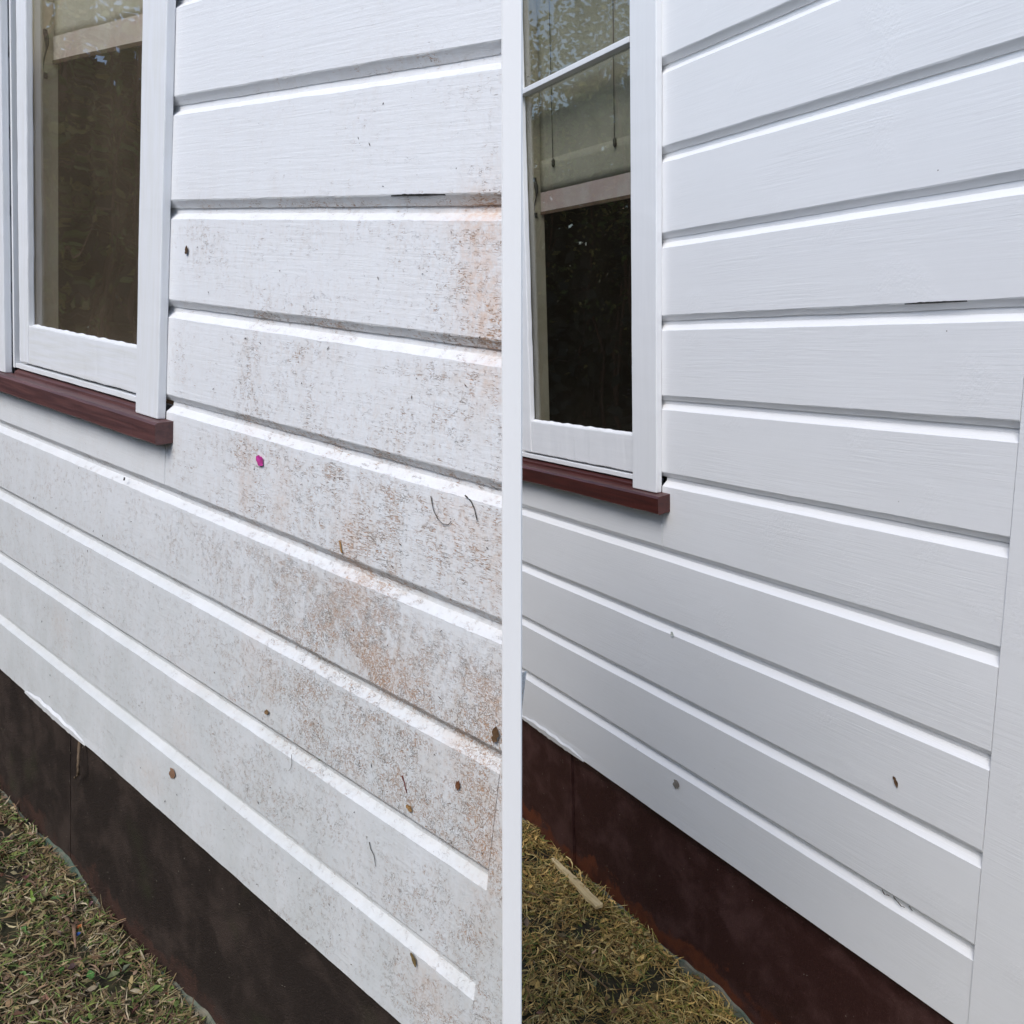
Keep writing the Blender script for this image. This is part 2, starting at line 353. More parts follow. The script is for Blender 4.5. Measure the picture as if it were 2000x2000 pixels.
def make_wall(W, left):
    side = 'left' if left else 'right'
    wall = bpy.data.objects.new('house_wall', None); C.objects.link(wall); wall.matrix_world = W['base']
    tag(wall, 'grimy white weatherboard wall with cracked peeling paint, orange stains and brown skirting' if left else
        'clean freshly washed white weatherboard wall with smooth boards and dark red skirting', 'wall', kind='thing')
    paint = M['old' if left else 'new']; trim = M['trim_old' if left else 'trim_new']; sillm = M['sill_old' if left else 'sill_new']
    gl = -.635 if left else -.548
    uW = gl - .085                       # left side of the window opening
    uend = None if left else .7560
    uF = -1.25 if left else -3.2          # far end of the cladding
    ecb = .854 if left else .756
    for k in range(-1 if left else -4, 11):
        zl = (-1.8076 if left else -1.8145) if k == 10 else None
        e = (None if k < 7 else ecb) if left else ecb
        if k <= 5:
            if k >= -2:
                board(W, wall, k, -.06, e, left); board(W, wall, k, uF, uW - .004, left)
            else: board(W, wall, k, uF, e, left)
        elif k == 6:
            board(W, wall, k, .0006, e, left); board(W, wall, k, uW - .06, -.0004, left, zface=-1.060); board(W, wall, k, uF, uW - .0608, left)
        else:
            board(W, wall, k, uF, e, left, last=(k == 10), zlow=zl)
    # corner board
    if left:
        o, vs = clipbox('corner_board', .8554, -.0012, .027, -1.83, -1.2185, paint, wall, 60, 10)
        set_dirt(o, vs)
    else:
        child_local(lbox('corner_board', .7568, .90, -.0012, .027, -1.83, .66, paint, wall, bev=.001))
        child_local(lbox('return_board', .868, .90, .0275, 1.3, -1.83, .66, trim, wall, bev=.001))
        child_local(lbox('return_skirting', .862, .880, .0285, 1.3, -2.5, -1.832, M['skirt_new'], wall, bev=.001))
    # sheathing round the opening, back lining
    zt, zb = (.166 if left else .66), (-4.8 if left else -2.5); zh = -.03 if left else .32
    for y0, y1, nm in ((.0295, .033, 'wall_sheathing'), (.092, .10, 'wall_lining')):
        ur = (.86 if not left else None)
        def piece(u0, u1, z0, z1):
            if u1 is None: clipbox(nm, u0, y0, y1, z0, z1, M['black'] if nm == 'wall_sheathing' else trim, wall, 30, 4)
            else: child_local(lbox(nm, u0, u1, y0, y1, z0, z1, M['black'] if nm == 'wall_sheathing' else trim, wall, bev=0))
        piece(uF, uW - .001, zb if nm == 'wall_lining' else -1.80, zt)
        piece(-.03, ur, zb if nm == 'wall_lining' else -1.80, zt)
        piece(uW, -.031, zb if nm == 'wall_lining' else -1.80, -1.03)
        piece(uW, -.031, zh, zt)
    child_local(lbox('top_plate', uF - .01, ul_end(.03, .66) - .07 if left else .90, -.01, .104, zt + .001, zt + .03, trim, wall, bev=.002))
    # skirting
    sk = M['skirt_old' if left else 'skirt_new']
    uj = -.45 if left else -.405
    child_local(lbox('skirting_panel', uF, uj - .0025, .0215, .028, zb, -1.77, sk, wall, bev=.0008, wob=.0008, cuts=12, axis=0))
    if left: clipbox('skirting_panel', uj + .0025, .0215, .028, zb, -1.77, sk, wall, 12, 20)
    else:
        child_local(lbox('skirting_panel', uj + .0025, .86, .0215, .028, zb, -1.77, sk, wall, bev=.0008, wob=.0008, cuts=20, axis=0))
        child_local(lbox('skirting_joint_strip', uj - .026, uj - .0035, .0165, .0212, zb, -1.78, sk, wall, bev=.001))
    child_local(lbox('joint_backing', uj - .01, uj + .01, .0285, .031, zb, -1.78, M['black'], wall, bev=0))
    # uneven teal and cement edge at the foot of the skirting
    vs, fs = [], []
    n = 150; u0, u1 = -.95, (.55 if left else .60)
    for i in range(n + 1):
        u = u0 + (u1 - u0) * i / n
        hgt = (-2.192 if left else -2.184) + .046 * noise.noise(Vector((u * 3.1 + (2 if left else 0), 1, 0))) + .010 * noise.noise(Vector((u * 25, 2, 0)))
        for y, z in ((.0212, hgt), (.0165, hgt - .003), (.0130 + .003 * noise.noise(Vector((u * 20, 4, 0))), hgt - .02), (.006, -2.24)): vs.append((u, y, z))
    for i in range(n):
        for j in range(3): fs.append((i * 4 + j, i * 4 + j + 1, i * 4 + j + 5, i * 4 + j + 4))
    child_local(link('footing_edge', vs, fs, M['teal'], wall))
    # paint chips
    ragged('paint_chip', .0608 if left else .0525, -1.7045, -.0028, .0125, .0115, M['bare' if left else 'bare_grey'], wall, 5)
    # lifted split paint edge under the fourth board
    us = [.617 + .050 * (i / 30 - .5) * 2 for i in range(31)]; zs = -4 * P
    vs = []
    for i, u in enumerate(us):
        t = i / 30; a = math.sin(math.pi * t) ** .8 * (.6 + 1.2 * abs(noise.noise(Vector((u * 75, 1, 0)))))
        vs += [(u, -.0010 * a - .0008, zs + .0010 + .0012 * a), (u, -.0016 * a - .0006, zs + .0001), (u, .0008, zs - .0006)]
    fs = [(i * 3 + j, i * 3 + j + 1, i * 3 + j + 4, i * 3 + j + 3) for i in range(30) for j in range(2)]
    o = child_local(link('paint_split', vs, fs, M['black'], wall)); o['label'] = 'dark lifted split in the paint along a board edge'
    # curled loose paint along the bottom edge of the lowest board
    zb_ = -1.8076 if left else -1.8145; vs = []
    for i in range(61):
        u = -.66 + .34 * i / 60; k = math.sin(math.pi * i / 60) ** .6; w_ = .010 + .007 * noise.noise(Vector((u * 20, 2, 0)))
        vs += [(u, -.0009, zb_ + .004 + w_ * k * 1.6), (u, -.0009 - .0042 * k, zb_ + .003 + w_ * k), (u, -.0016 - .0008 * k, zb_ - .003 * k * (1 + noise.noise(Vector((u * 60, 0, 0)))))]
    child_local(link('loose_paint', vs, [(i * 3 + j, i * 3 + j + 1, i * 3 + j + 4, i * 3 + j + 3) for i in range(60) for j in range(2)], trim, wall))
    # ---------------- window
    zt = -.05 if left else .30
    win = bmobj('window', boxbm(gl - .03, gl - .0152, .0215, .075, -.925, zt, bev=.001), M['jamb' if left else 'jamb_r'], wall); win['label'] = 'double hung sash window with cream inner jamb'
    child_local(win)
    def wp(name, x0, x1, y0, y1, z0, z1, mat, **k): return lbox(name, x0, x1, y0, y1, z0, z1, mat, win, **k)
    wp('window_trim', -.083, 0, -.016, -.0003, -1.0335, zt + .09, trim, bev=.0022, wob=.00042, cuts=60)
    wp('window_trim', uW - .078, uW + .0035, -.016, -.0003, -1.0335, zt + .09, trim, bev=.0022, wob=.00042, cuts=60)
    wp('head_trim', uW - .078, 0, -.018, -.0003, zt + .091, zt + (.15 if left else .18), trim, bev=.002)
    wp('reveal_lining', uW + .0062, uW + .014, .0005, .09, -1.02, zt + .1, trim, bev=.0008)
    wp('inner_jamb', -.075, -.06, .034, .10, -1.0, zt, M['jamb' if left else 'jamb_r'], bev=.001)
    wp('sash_stile', gl - .052, gl, .004, .0187, -1.0035, zt, trim, bev=.0028, wob=.0007, cuts=60)
    wp('sash_stile', -.105, -.055, .004, .0295, -1.0035, zt, trim, bev=.0015)
    wp('sash_rail', gl + .0003, -.1053, .0043, .0290, -1.0035, -.9185, M['rail_old' if left else 'rail_new'], bev=.0028, wob=.0009, cuts=50, axis=0)
    wp('sash_rail', gl + .0003, -.1053, .0043, .0290, zt - .08, zt + .0885, trim, bev=.0028)
    # putty fillet along the glass
    vs, fs = [], []
    for i in range(101):
        u = gl + .001 + (-.106 - gl) * i / 100; a = .0035 + .0022 * noise.noise(Vector((u * 40, 0, 0)))
        vs += [(u, .0055, -.9205), (u, .0175, -.9185 + a), (u, .0188, -.9185)]
    for i in range(100): fs += [(i * 3, i * 3 + 3, i * 3 + 4, i * 3 + 1), (i * 3 + 1, i * 3 + 4, i * 3 + 5, i * 3 + 2)]
    link('putty', vs, fs, trim, win)
    if not left: wp('glazing_bar', gl + .0003, -.1053, -.001, .0285, -.1085, -.0965, trim, bev=.0015)
    wp('pane', gl + .0005, -.1055, .0190, .0210, -.9180, zt - .081 if left else -.1090, M['glass_old' if left else 'glass_new'], bev=0)
    if not left: wp('pane', gl + .0005, -.1055, .0190, .0210, -.0960, .2190, M['glass_old' if left else 'glass_new'], bev=0)
    wp('bottom_bead', uW + .016, -.086, .002, .026, -1.0190, -1.0085, M['rail_old' if left else 'rail_new'], bev=.001, wob=.0004, cuts=20, axis=0)
    wp('gap_backing', uW + .016, -.06, .027, .030, -1.03, -1.0036, M['black'], bev=0)
    # sill: sloping inner board and protruding front lip
    def sill_prof(name, prof, x0, x1, mat, cuts=40, wob=.0004):
        vs, fs, m = [], [], len(prof)
        for i in range(cuts + 1):
            u = x0 + (x1 - x0) * i / cuts
            for j, (y, z) in enumerate(prof):
                q = noise.noise_vector(Vector((u * 18, y * 60, z * 60))) * wob * 2; vs.append((u, y + q.y, z + q.z))
        for i in range(cuts):
            for j in range(m): fs.append((i * m + j, i * m + (j + 1) % m, (i + 1) * m + (j + 1) % m, (i + 1) * m + j))
        fs += [tuple(range(m))[::-1], tuple(cuts * m + j for j in range(m))]
        return link(name, vs, fs, mat, win)
    sill_prof('sill_slope', [(.030, -1.0195), (.030, -1.045), (-.0002, -1.050), (-.0002, -1.0285), (.010, -1.0215)], uW + .016, -.084, sillm)
    sill_prof('sill', [(-.0005, -1.0335), (-.029, -1.0360), (-.0335, -1.0400), (-.0330, -1.0735), (-.030, -1.0755), (-.0005, -1.0720)], uW - .11, .0265, sillm, 60, .0005)
    # interior
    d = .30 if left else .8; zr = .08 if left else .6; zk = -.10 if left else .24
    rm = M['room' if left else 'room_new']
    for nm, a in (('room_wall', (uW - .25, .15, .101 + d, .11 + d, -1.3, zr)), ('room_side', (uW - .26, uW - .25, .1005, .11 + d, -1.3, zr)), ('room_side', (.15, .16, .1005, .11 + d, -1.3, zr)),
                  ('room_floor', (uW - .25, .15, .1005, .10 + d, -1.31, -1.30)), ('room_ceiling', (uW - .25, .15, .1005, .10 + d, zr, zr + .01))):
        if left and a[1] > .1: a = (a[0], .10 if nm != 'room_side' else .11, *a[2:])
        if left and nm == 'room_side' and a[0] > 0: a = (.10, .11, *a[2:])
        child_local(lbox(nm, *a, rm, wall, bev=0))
    tb = []
    for (a, b) in ((.062, .0905),): tb.append((a, b))
    tube('cord_cleat', [(gl - .0150 + .004 * math.sin(i * .7), .048 + .003 * math.sin(i * .9), (-.300 if left else -.3057) - i * .0125) for i in range(8)],
         [.0045, .0055, .004, .0016, .0016, .0018, .0035, .0045], M['cord'], win)
    for z in (-.302, -.388): ob = lbox('cleat_screw', gl - .0152, gl - .011, .044, .052, z - .006, z + .006, M['cord'], win, bev=.0015)
    # blind: hangs inside
    bl = bpy.data.objects.new('window_blind', None); C.objects.link(bl); bl.matrix_world = W['M'] @ Matrix.Translation(((gl - .05) / 2, .062, .25))
    tag(bl, ('half lowered olive blind with pale hem behind the dusty window of the grimy wall' if left else
             'half lowered olive blind with two cords behind the clean window, under the reflected leaves'), 'blind')
    off = Vector(((gl - .05) / 2, .062, .25)); u0, u1 = gl - .012, -.062
    zB = -.365 if left else -.392
    tilt = (-.012 if left else -.014)
    def sheet(name, z0, z1, y, mat, thick, nu=24, nz=12):
        vs, fs = [], []
        for s in (0, thick):
            for j in range(nz + 1):
                for i in range(nu + 1):
                    u = u0 + (u1 - u0) * i / nu; z = z0 + (z1 - z0) * j / nz + tilt * (i / nu - .3) * (1 - (j / nz if z1 > -.2 else 0))
                    vs.append(Vector((u, y + s + .0016 * noise.noise(Vector((u * 7, z * 5, 1))), z)) - off)
        q = (nu + 1) * (nz + 1)
        for j in range(nz):
            for i in range(nu):
                a = j * (nu + 1) + i; fs.append((a, a + 1, a + nu + 2, a + nu + 1)); b = a + q; fs.append((b, b + nu + 1, b + nu + 2, b + 1))
        for i in range(nu): fs.append((i, i + q, i + q + 1, i + 1)); t = nz * (nu + 1) + i; fs.append((t, t + 1, t + q + 1, t + q))
        for j in range(nz):
            a = j * (nu + 1); fs.append((a, a + nu + 1, a + q + nu + 1, a + q)); a += nu; fs.append((a, a + q, a + q + nu + 1, a + nu + 1))
        return link(name, vs, fs, mat, bl, nz > 2)
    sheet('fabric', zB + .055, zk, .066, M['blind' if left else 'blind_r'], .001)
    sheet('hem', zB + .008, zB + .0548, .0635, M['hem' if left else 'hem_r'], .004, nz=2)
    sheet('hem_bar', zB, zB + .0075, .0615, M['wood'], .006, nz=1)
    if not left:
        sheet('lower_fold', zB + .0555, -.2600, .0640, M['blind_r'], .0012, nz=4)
        for u in (gl + .055, -.238):
            tube('cord', [Vector((u, .060, .2)) - off, Vector((u, .060, -.262)) - off], .0009, M['cord'], bl, 5)
            tube('cord_knob', [Vector((u + .001, .060, -.262 - i * .005)) - off for i in range(5)], [.002, .0045, .0038, .0045, .0015], M['cord'], bl, 8)
    return wall

wallL = make_wall(WL, True)
wallR = make_wall(WR, False)

# ------------------------------------------------------------------ white upright added as a divider between the two walls
def post():
    S = WL['s']
    vs, fs = [], []
    n = 40
    for i in range(n + 1):
        z = -2.2 + 4.66 * i / n
        hw = .01215 - .0030 * max(0, min(1, (z - .15) / 2.0)); hw += .00012 * noise.noise(Vector((0, 0, z * 8)))
        for x, y in ((-hw, .852), (-hw + .0012, .8508), (hw - .0012, .8508), (hw, .852), (hw, .895), (-hw, .895)): vs.append((x * S, y * S, 2.0 + (z - 1.55) * S))
    for i in range(n):
        for j in range(6): fs.append((i * 6 + j, i * 6 + (j + 1) % 6, (i + 1) * 6 + (j + 1) % 6, (i + 1) * 6 + j))
    fs += [tuple(range(6))[::-1], tuple(n * 6 + j for j in range(6))]
    o = link('added_post', vs, fs, M['post'])
    tag(o, 'slim bright white painted upright added as a divider between the grimy wall and the clean wall', 'post')
M['post'] = simple('bright_white_gloss', (.86, .86, .86), .4, 1, .02, .0002, stretch=(120, 60, 4))
post()

# ------------------------------------------------------------------ ground
def plane_h(W, x, y):
    n = W['A'].col[2]; p = W['M'] @ Vector((0, 0, -2.197)); return p.z - (n.x * (x - p.x) + n.y * (y - p.y)) / n.z
def fall(v): v = max(0, min(1, v)); return v * v * (3 - 2 * v)
def ground_h(x, y):                       # the main ground, level with the foot of the clean wall
    f = fall((math.hypot(x - .4, y - 2.4) - 2.2) / 3)
    return plane_h(WR, x, y) * (1 - f)
def bank_h(x, y):                         # raised bank along the foot of the grimy wall
    q = WL['M'].inverted() @ Vector((x, y, plane_h(WL, x, y)))
    return plane_h(WL, x, y) - 1.45 * max(fall((-q.y - .85) / .9), fall((q.x - .42) / .42), fall((-q.x - 1.3) / .9))
def build_ground():
    xs = [-120, -60, -30, -15, -9, -6, -4.5, -3.6, -3] + [-2.6 + .1 * i for i in range(50)] + [2.6, 3, 4.5, 7, 12, 25, 60, 120]
    ys = [-120, -60, -30, -15, -8, -4, -2, -1, -.4] + [0 + .1 * i for i in range(48)] + [5, 6, 8, 12, 25, 60, 120]
    vs = [(x, y, ground_h(x, y) + .006 * noise.noise(Vector((x * 7, y * 7, 0))) - .004) for y in ys for x in xs]
    nx = len(xs); fs = [(j * nx + i, j * nx + i + 1, (j + 1) * nx + i + 1, (j + 1) * nx + i) for j in range(len(ys) - 1) for i in range(nx - 1)]
    tag(link('ground', vs, fs, M['soil'], smooth=True), 'brown soil under the grass clippings', kind='structure')
    us = [-2.4 + .05 * i for i in range(66)]; ws = [-2.0 + .05 * i for i in range(40)] + [-.02, .020]
    vs = []
    for w_ in ws:
        for u in us:
            p = WL['M'] @ Vector((u, w_, -2.2)); vs.append((p.x, p.y, bank_h(p.x, p.y) - .004 + .005 * noise.noise(Vector((p.x * 9, p.y * 9, 4)))))
    nx = len(us); fs = [(j * nx + i, j * nx + i + 1, (j + 1) * nx + i + 1, (j + 1) * nx + i) for j in range(len(ws) - 1) for i in range(nx - 1)]
    tag(link('garden_bank', vs, fs, M['soil'], smooth=True), 'raised soil bank along the foot of the grimy wall', kind='structure')
build_ground()
def gh(W, x, y): return bank_h(x, y) if W is WL else ground_h(x, y)

def clippings(name, W, u0, u1, y0, count, pal, label, seed, long=1.0, bright=1.0, stringy=.07):
    rnd = random.Random(seed); vs, fs, cs = [], [], []
    A3 = W['A']
    for i in range(count):
        u = rnd.uniform(u0, u1); y = -y0 * rnd.random() ** 1.3 + .012
        if i % 10 < 4:      # thinner spread further out
            t = rnd.random() ** 1.5; u = rnd.choice((u0 + .2 - t * (.5 if W is WL else 1.8), u1 - .3 + t * (.35 if W is WL else 1.2), u)); y = -rnd.random() ** 1.4 * (.95 if W is WL else 2.2)
        den = noise.noise(Vector((u * 9, y * 9, seed)))
        if den < -.18 and rnd.random() < .8: continue
        p = W['M'] @ Vector((u, y, -2.2)); S = W['s']; p.z = gh(W, p.x, p.y) + (rnd.random() ** 1.5 * .022 + .016 * max(0, den)) * S
        near = max(0, 1 - abs(y) / .06); p.z += near * .004 * S
        kind = rnd.random()
        ln = rnd.uniform(.012, .038) * long; wd = rnd.uniform(.0014, .0040)
        if kind > 1 - stringy: ln = rnd.uniform(.04, .10) * long; wd = rnd.uniform(.0012, .0028)
        if kind < .10: ln = rnd.uniform(.010, .028); wd = rnd.uniform(.005, .012)
        ln *= S; wd *= S
        a = rnd.uniform(0, 6.283); el = rnd.gauss(.05, .35); d = Vector((math.cos(a) * math.cos(el), math.sin(a) * math.cos(el), math.sin(el)))
        sd = d.cross(Vector((rnd.gauss(0, .5), rnd.gauss(0, .5), 1))).normalized(); up = sd.cross(d).normalized()
        b = len(vs); bend = rnd.uniform(-.35, .35) * ln; curl = rnd.uniform(-.25, .3) * ln
        for t, wf in ((-.5, .5), (-.15, 1), (.2, .9), (.5, .12)):
            q = p + d * (ln * t) + sd * (bend * (t * t * 4 - .5) * .5) + up * (-curl * (t * t * 4 - .5) * (.9 if ln > .035 else .4))
            vs += [q - sd * wd * wf * .5, q + sd * wd * wf * .5]
        for k in range(3): fs.append((b + 2 * k, b + 2 * k + 1, b + 2 * k + 3, b + 2 * k + 2))
        c = pal[min(len(pal) - 1, int(rnd.random() ** 1.0 * len(pal)))]; f = rnd.uniform(.6, 1.25)
        f *= bright; cs += [tuple(x * f for x in c)] * 8
    o = link(name, vs, fs, M['clip']); addtint(o, cs); tag(o, label, 'grass', kind='stuff')
PALL = [(.19, .125, .085), (.36, .30, .20), (.20, .15, .07), (.27, .21, .11), (.13, .15, .04), (.08, .12, .03), (.17, .11, .06), (.30, .25, .14), (.10, .06, .035), (.12, .17, .05), (.07, .05, .03), (.14, .10, .05)]
PALR = [(.46, .31, .11), (.38, .25, .08), (.26, .15, .05), (.34, .22, .07), (.32, .25, .09), (.16, .14, .03), (.20, .14, .05), (.28, .21, .08), (.10, .12, .03), (.14, .08, .03), (.09, .055, .02), (.22, .17, .05), (.36, .28, .12)]
clippings('grass_clippings', WL, -1.15, .45, .75, 40000, PALL, 'mixed green and dry brown clippings along the grimy wall foot', 3, 1.05, 1.6, .10)
clippings('grass_clippings', WR, -1.0, .60, .85, 50000, PALR, 'yellowish dry clippings along the clean wall foot', 4, 1.15, 1.8, .22)

# ------------------------------------------------------------------ debris lying on the ground and stuck to the walls
def leafmesh(name, W, u, y, z, L, Wd, rot, col, label, cat, lift=.002, onwall=True, curl=.25, group=None):
    vs = []; n = 6
    o_ = W['M'] @ Vector((u, y, z))
    if onwall: ax = W['A'].col[0]; az = W['A'].col[2]; ou = -W['A'].col[1]
    else: ax = Vector((W['s'], 0, 0)); az = Vector((0, W['s'], 0)); ou = Vector((0, 0, W['s']))
    d = ax * math.cos(rot) + az * math.sin(rot); s = -ax * math.sin(rot) + az * math.cos(rot)
    for side in (0, .0006):
        for i in range(n + 1):
            t = i / n - .5; wf = math.sqrt(max(0, 1 - (2 * t) ** 2)) * (1 + .22 * math.sin(i * 2.3) + .30 * noise.noise(Vector((i * 1.7, u * 50, z * 50)))) + .06
            c = ou * (lift + curl * L * t * t + side)
            vs += [d * (L * t) - s * Wd * wf * .5 + c + ou * .0012, d * (L * t) + c, d * (L * t) + s * Wd * wf * .5 + c + ou * .0008]
    fs = []; q = (n + 1) * 3
    for i in range(n):
        for k in range(2):
            a = i * 3 + k; fs.append((a, a + 1, a + 4, a + 3)); fs.append((a + q, a + q + 3, a + q + 4, a + q + 1))
        a = i * 3; fs.append((a, a + 3, a + 3 + q, a + q)); a += 2; fs.append((a, a + q, a + 3 + q, a + 3))
    o = link(name, vs, fs, M['bits'], loc=o_); addtint(o, [tuple(x * random.uniform(.85, 1.15) for x in col)] * len(vs))
    return tag(o, label, cat, group)
def twig(name, W, pts, rad, col, label, cat, y=-.0018, group=None):
    ps = [W['M'] @ Vector((a, (b[2] if len(b) > 2 else y), b[1])) for b in pts for a in (b[0],)]
    # densify
    out = []
    for i in range(len(ps) - 1):
        for t in (0, .33, .66): out.append(ps[i].lerp(ps[i + 1], t))
    out.append(ps[-1]); o0 = out[0].copy(); rad *= W['s']
    rr = [rad * (1 - .5 * i / len(out)) * random.uniform(.75, 1.2) for i in range(len(out))]
    o = tube(name, [p - o0 + Vector([random.uniform(-1, 1) * rad * .25] * 3) for p in out], rr, M['bits'], None, 6); o.location = o0
    addtint(o, [col] * len(o.data.vertices)); return tag(o, label, cat, group)
BR = (.10, .055, .03)
leafmesh('dead_leaf', WL, .0594, -.0005, -.740, .014, .009, 1.5, BR, 'small curled brown leaf scrap stuck beside the window trim of the grimy wall', 'leaf', .001)
leafmesh('petal', WL, .3033, -.0005, -1.0541, .022, .014, -.55, (.62, .04, .26), 'magenta pink petal stuck on the grimy boards', 'petal', .0008, curl=.08)
twig('hooked_twig', WL, [(.690, -1.030), (.697, -1.046), (.706, -1.056), (.717, -1.0605), (.726, -1.0595), (.7305, -1.054)], .0008, (.10, .085, .07), 'thin dark hooked twig on the grimy boards, left of two', 'twig')
twig('twig', WL, [(.7498, -1.0167), (.762, -1.022), (.7688, -1.030), (.7741, -1.043)], .0011, (.05, .04, .03), 'short dark twig with knobbly end near the right edge of the grimy wall', 'twig')
leafmesh('seed', WL, .7051, -.001, -1.4673, .013, .007, -.3, (.30, .19, .07), 'tan seed husk below the thin red stalk on the grimy wall', 'seed', .0012)
leafmesh('seed', WL, .7899, -.001, -1.3941, .008, .011, 0, (.16, .08, .03), 'brown round seed above the tan seed husk on the grimy wall', 'seed', .0012)
leafmesh('dead_leaf', WL, .3598, -.0008, -1.4595, .012, .008, .4, (.22, .14, .07), 'crumpled tan leaf bit in the middle of a grimy board', 'leaf')
twig('dry_wisp', WL, [(.512, -1.133), (.5165, -1.142), (.5207, -1.1500)], .0018, (.36, .20, .07), 'orange brown dry wisp hanging over a board edge on the grimy wall', 'wisp')
twig('green_sprig', WL, [(.493, -1.489, .004), (.4996, -1.4850, -.002), (.507, -1.480, -.006)], .0009, (.06, .22, .03), 'tiny bright green sprig sprouting in a board joint', 'sprig')
twig('red_stalk', WL, [(.6836, -1.4280), (.689, -1.436), (.696, -1.449)], .0012, (.16, .035, .03), 'thin red brown stalk on the grimy wall above the tan seed husk', 'stalk')
leafmesh('dirt_flake', WL, -.1472, -.001, -1.1713, .008, .006, .9, (.03, .03, .03), 'black dirt flake on the board under the maroon sill', 'flake')
leafmesh('dead_leaf', WL, .845, -.003, -1.298, .022, .010, 1.5, (.13, .07, .035), 'brown leaf flake caught at the corner beside the white post', 'leaf')
leafmesh('dead_leaf', WL, .742, -.001, -1.685, .020, .007, -.9, (.20, .12, .05), 'brown leaf flake in the lowest groove near the corner board', 'leaf')
twig('twig', WL, [(.43, -1.505), (.432, -1.52), (.4303, -1.5292), (.425, -1.536)], .0005, (.06, .05, .04), 'fine dark twig lying across a board joint of the grimy wall', 'stem')
twig('twig', WL, [(.628, -1.560), (.633, -1.570), (.640, -1.574), (.646, -1.590)], .0007, (.06, .05, .04), 'fine dark forked twig in the second lowest groove but one of the grimy wall', 'stem')
hang = twig('dry_vine', WL, [(-.368, -1.790, .010), (-.360, -1.83, .004), (-.352, -1.862, -.002), (-.356, -1.885, 0), (-.365, -1.90, .004), (-.393, -1.921, .006)], .0042, (.17, .12, .08), 'dry twisted vine hanging below the lowest board over the brown skirting', 'vine')
leafmesh('dead_leaf', WR, .6040, -.0008, -1.4385, .019, .0055, -1.1, (.10, .05, .03), 'narrow brown leaf stuck on the clean boards near the corner', 'leaf', .0012)
twig('groove_twig', WR, [(.586, -1.6560, .004), (.5935, -1.6595, .001), (.600, -1.6590, .005)], .0010, (.05, .04, .035), 'short dark twig in the lowest groove of the clean wall, leftmost of three', 'twig')
twig('groove_twig', WR, [(.607, -1.6575, .006), (.616, -1.6600, .004), (.6245, -1.6640, .004), (.630, -1.6640, .006)], .0009, (.045, .035, .03), 'kinked dark twig in the lowest groove of the clean wall, middle of three', 'twig')
twig('groove_twig', WR, [(.637, -1.6570, .006), (.645, -1.6600, .004)], .0010, (.06, .05, .04), 'tiny dark twig in the lowest groove of the clean wall, rightmost of three', 'twig')
leafmesh('paint_flake', WR, .0383, -.0005, -1.3460, .011, .010, 1.2, (.74, .75, .76), 'small lifted flake of white paint on a clean board edge below the sill', 'paint flake', .0016)

def onground(W, u, y, lift=.012):
    p = W['M'] @ Vector((u, y, -2.2)); p.z = gh(W, p.x, p.y) + lift * W['s']; return p
# split pale timber stake on the right-hand ground
a = onground(WR, -.455, -.024, .022); b = onground(WR, -.205, -.040, .030)
bm = boxbm(0, (b - a).length, -.0143, .0143, -.0091, .0091, bev=.004, wob=.0028, cuts=16, axis=0)
for v in bm.verts: v.co.y *= .55 + .55 * min(1, v.co.x / .16)
st = bmobj('timber_stake', bm, M['stake']); st.matrix_world = Matrix.Translation(a) @ (b - a).to_track_quat('X', 'Z').to_matrix().to_4x4()
tag(st, 'pale split timber stake lying on dry clippings against the dark red skirting', 'stake')
def gstick(W, u0, y0, u1, y1, r, col, label):
    r *= W['s']; a = onground(W, u0, y0, .014); b = onground(W, u1, y1, .020); m = (a + b) / 2 + Vector((.004, .004, .004))
    o = tube('stick', [a - a, (a.lerp(m, .5)) - a, m - a, m.lerp(b, .5) - a, b - a], [r * .7, r, r * .9, r * .8, r * .4], M['bits'], None, 7); o.location = a
    addtint(o, [col] * len(o.data.vertices)); tag(o, label, 'stick')
gstick(WL, -.2832, -.0603, -.1576, -.085, .0042, (.24, .15, .10), 'pinkish brown stick on the clippings below the brown skirting')
gstick(WR, -.2394, -.2252, .0325, -.1833, .0035, (.20, .12, .06), 'long thin brown stick on the dry clippings in the foreground')
gstick(WR, -.46, -.21, -.30, -.12, .0028, (.16, .10, .05), 'thin dark stick on the dry clippings left of the long stick')
def gleaf(W, u, y, L, Wd, rot, col, label, name='dead_leaf', cat='leaf', group=None):
    p = onground(W, u, y, .018); q = W['M'].inverted() @ p
    return leafmesh(name, W, q.x, q.y, q.z, L, Wd, rot, col, label, cat, .001, False, .3, group)
gleaf(WL, -.1959, -.0659, .014, .011, .3, (.03, .12, .32), 'small blue plastic scrap in the clippings', 'plastic_scrap', 'scrap')
gleaf(WL, -.2163, -.053, .014, .010, 1.2, (.50, .16, .04), 'small orange scrap beside the blue one in the clippings', 'orange_scrap', 'scrap')
gleaf(WL, -.3408, -.0482, .030, .014, .5, (.09, .22, .06), 'fresh green leaf on the clippings by the brown skirting')
gleaf(WL, -.062, -.095, .030, .013, 2.2, (.07, .19, .04), 'dark green leaf near the bottom of the left clippings')
gleaf(WL, -.375, -.090, .055, .006, -1.0, (.22, .32, .05), 'long bright green grass blade on the left clippings', 'grass_blade', 'grass blade')
gleaf(WR, -.0876, -.141, .022, .005, .9, (.62, .48, .26), 'pale wood chip on the dry clippings', 'wood_chip', 'chip')
rnd = random.Random(21)
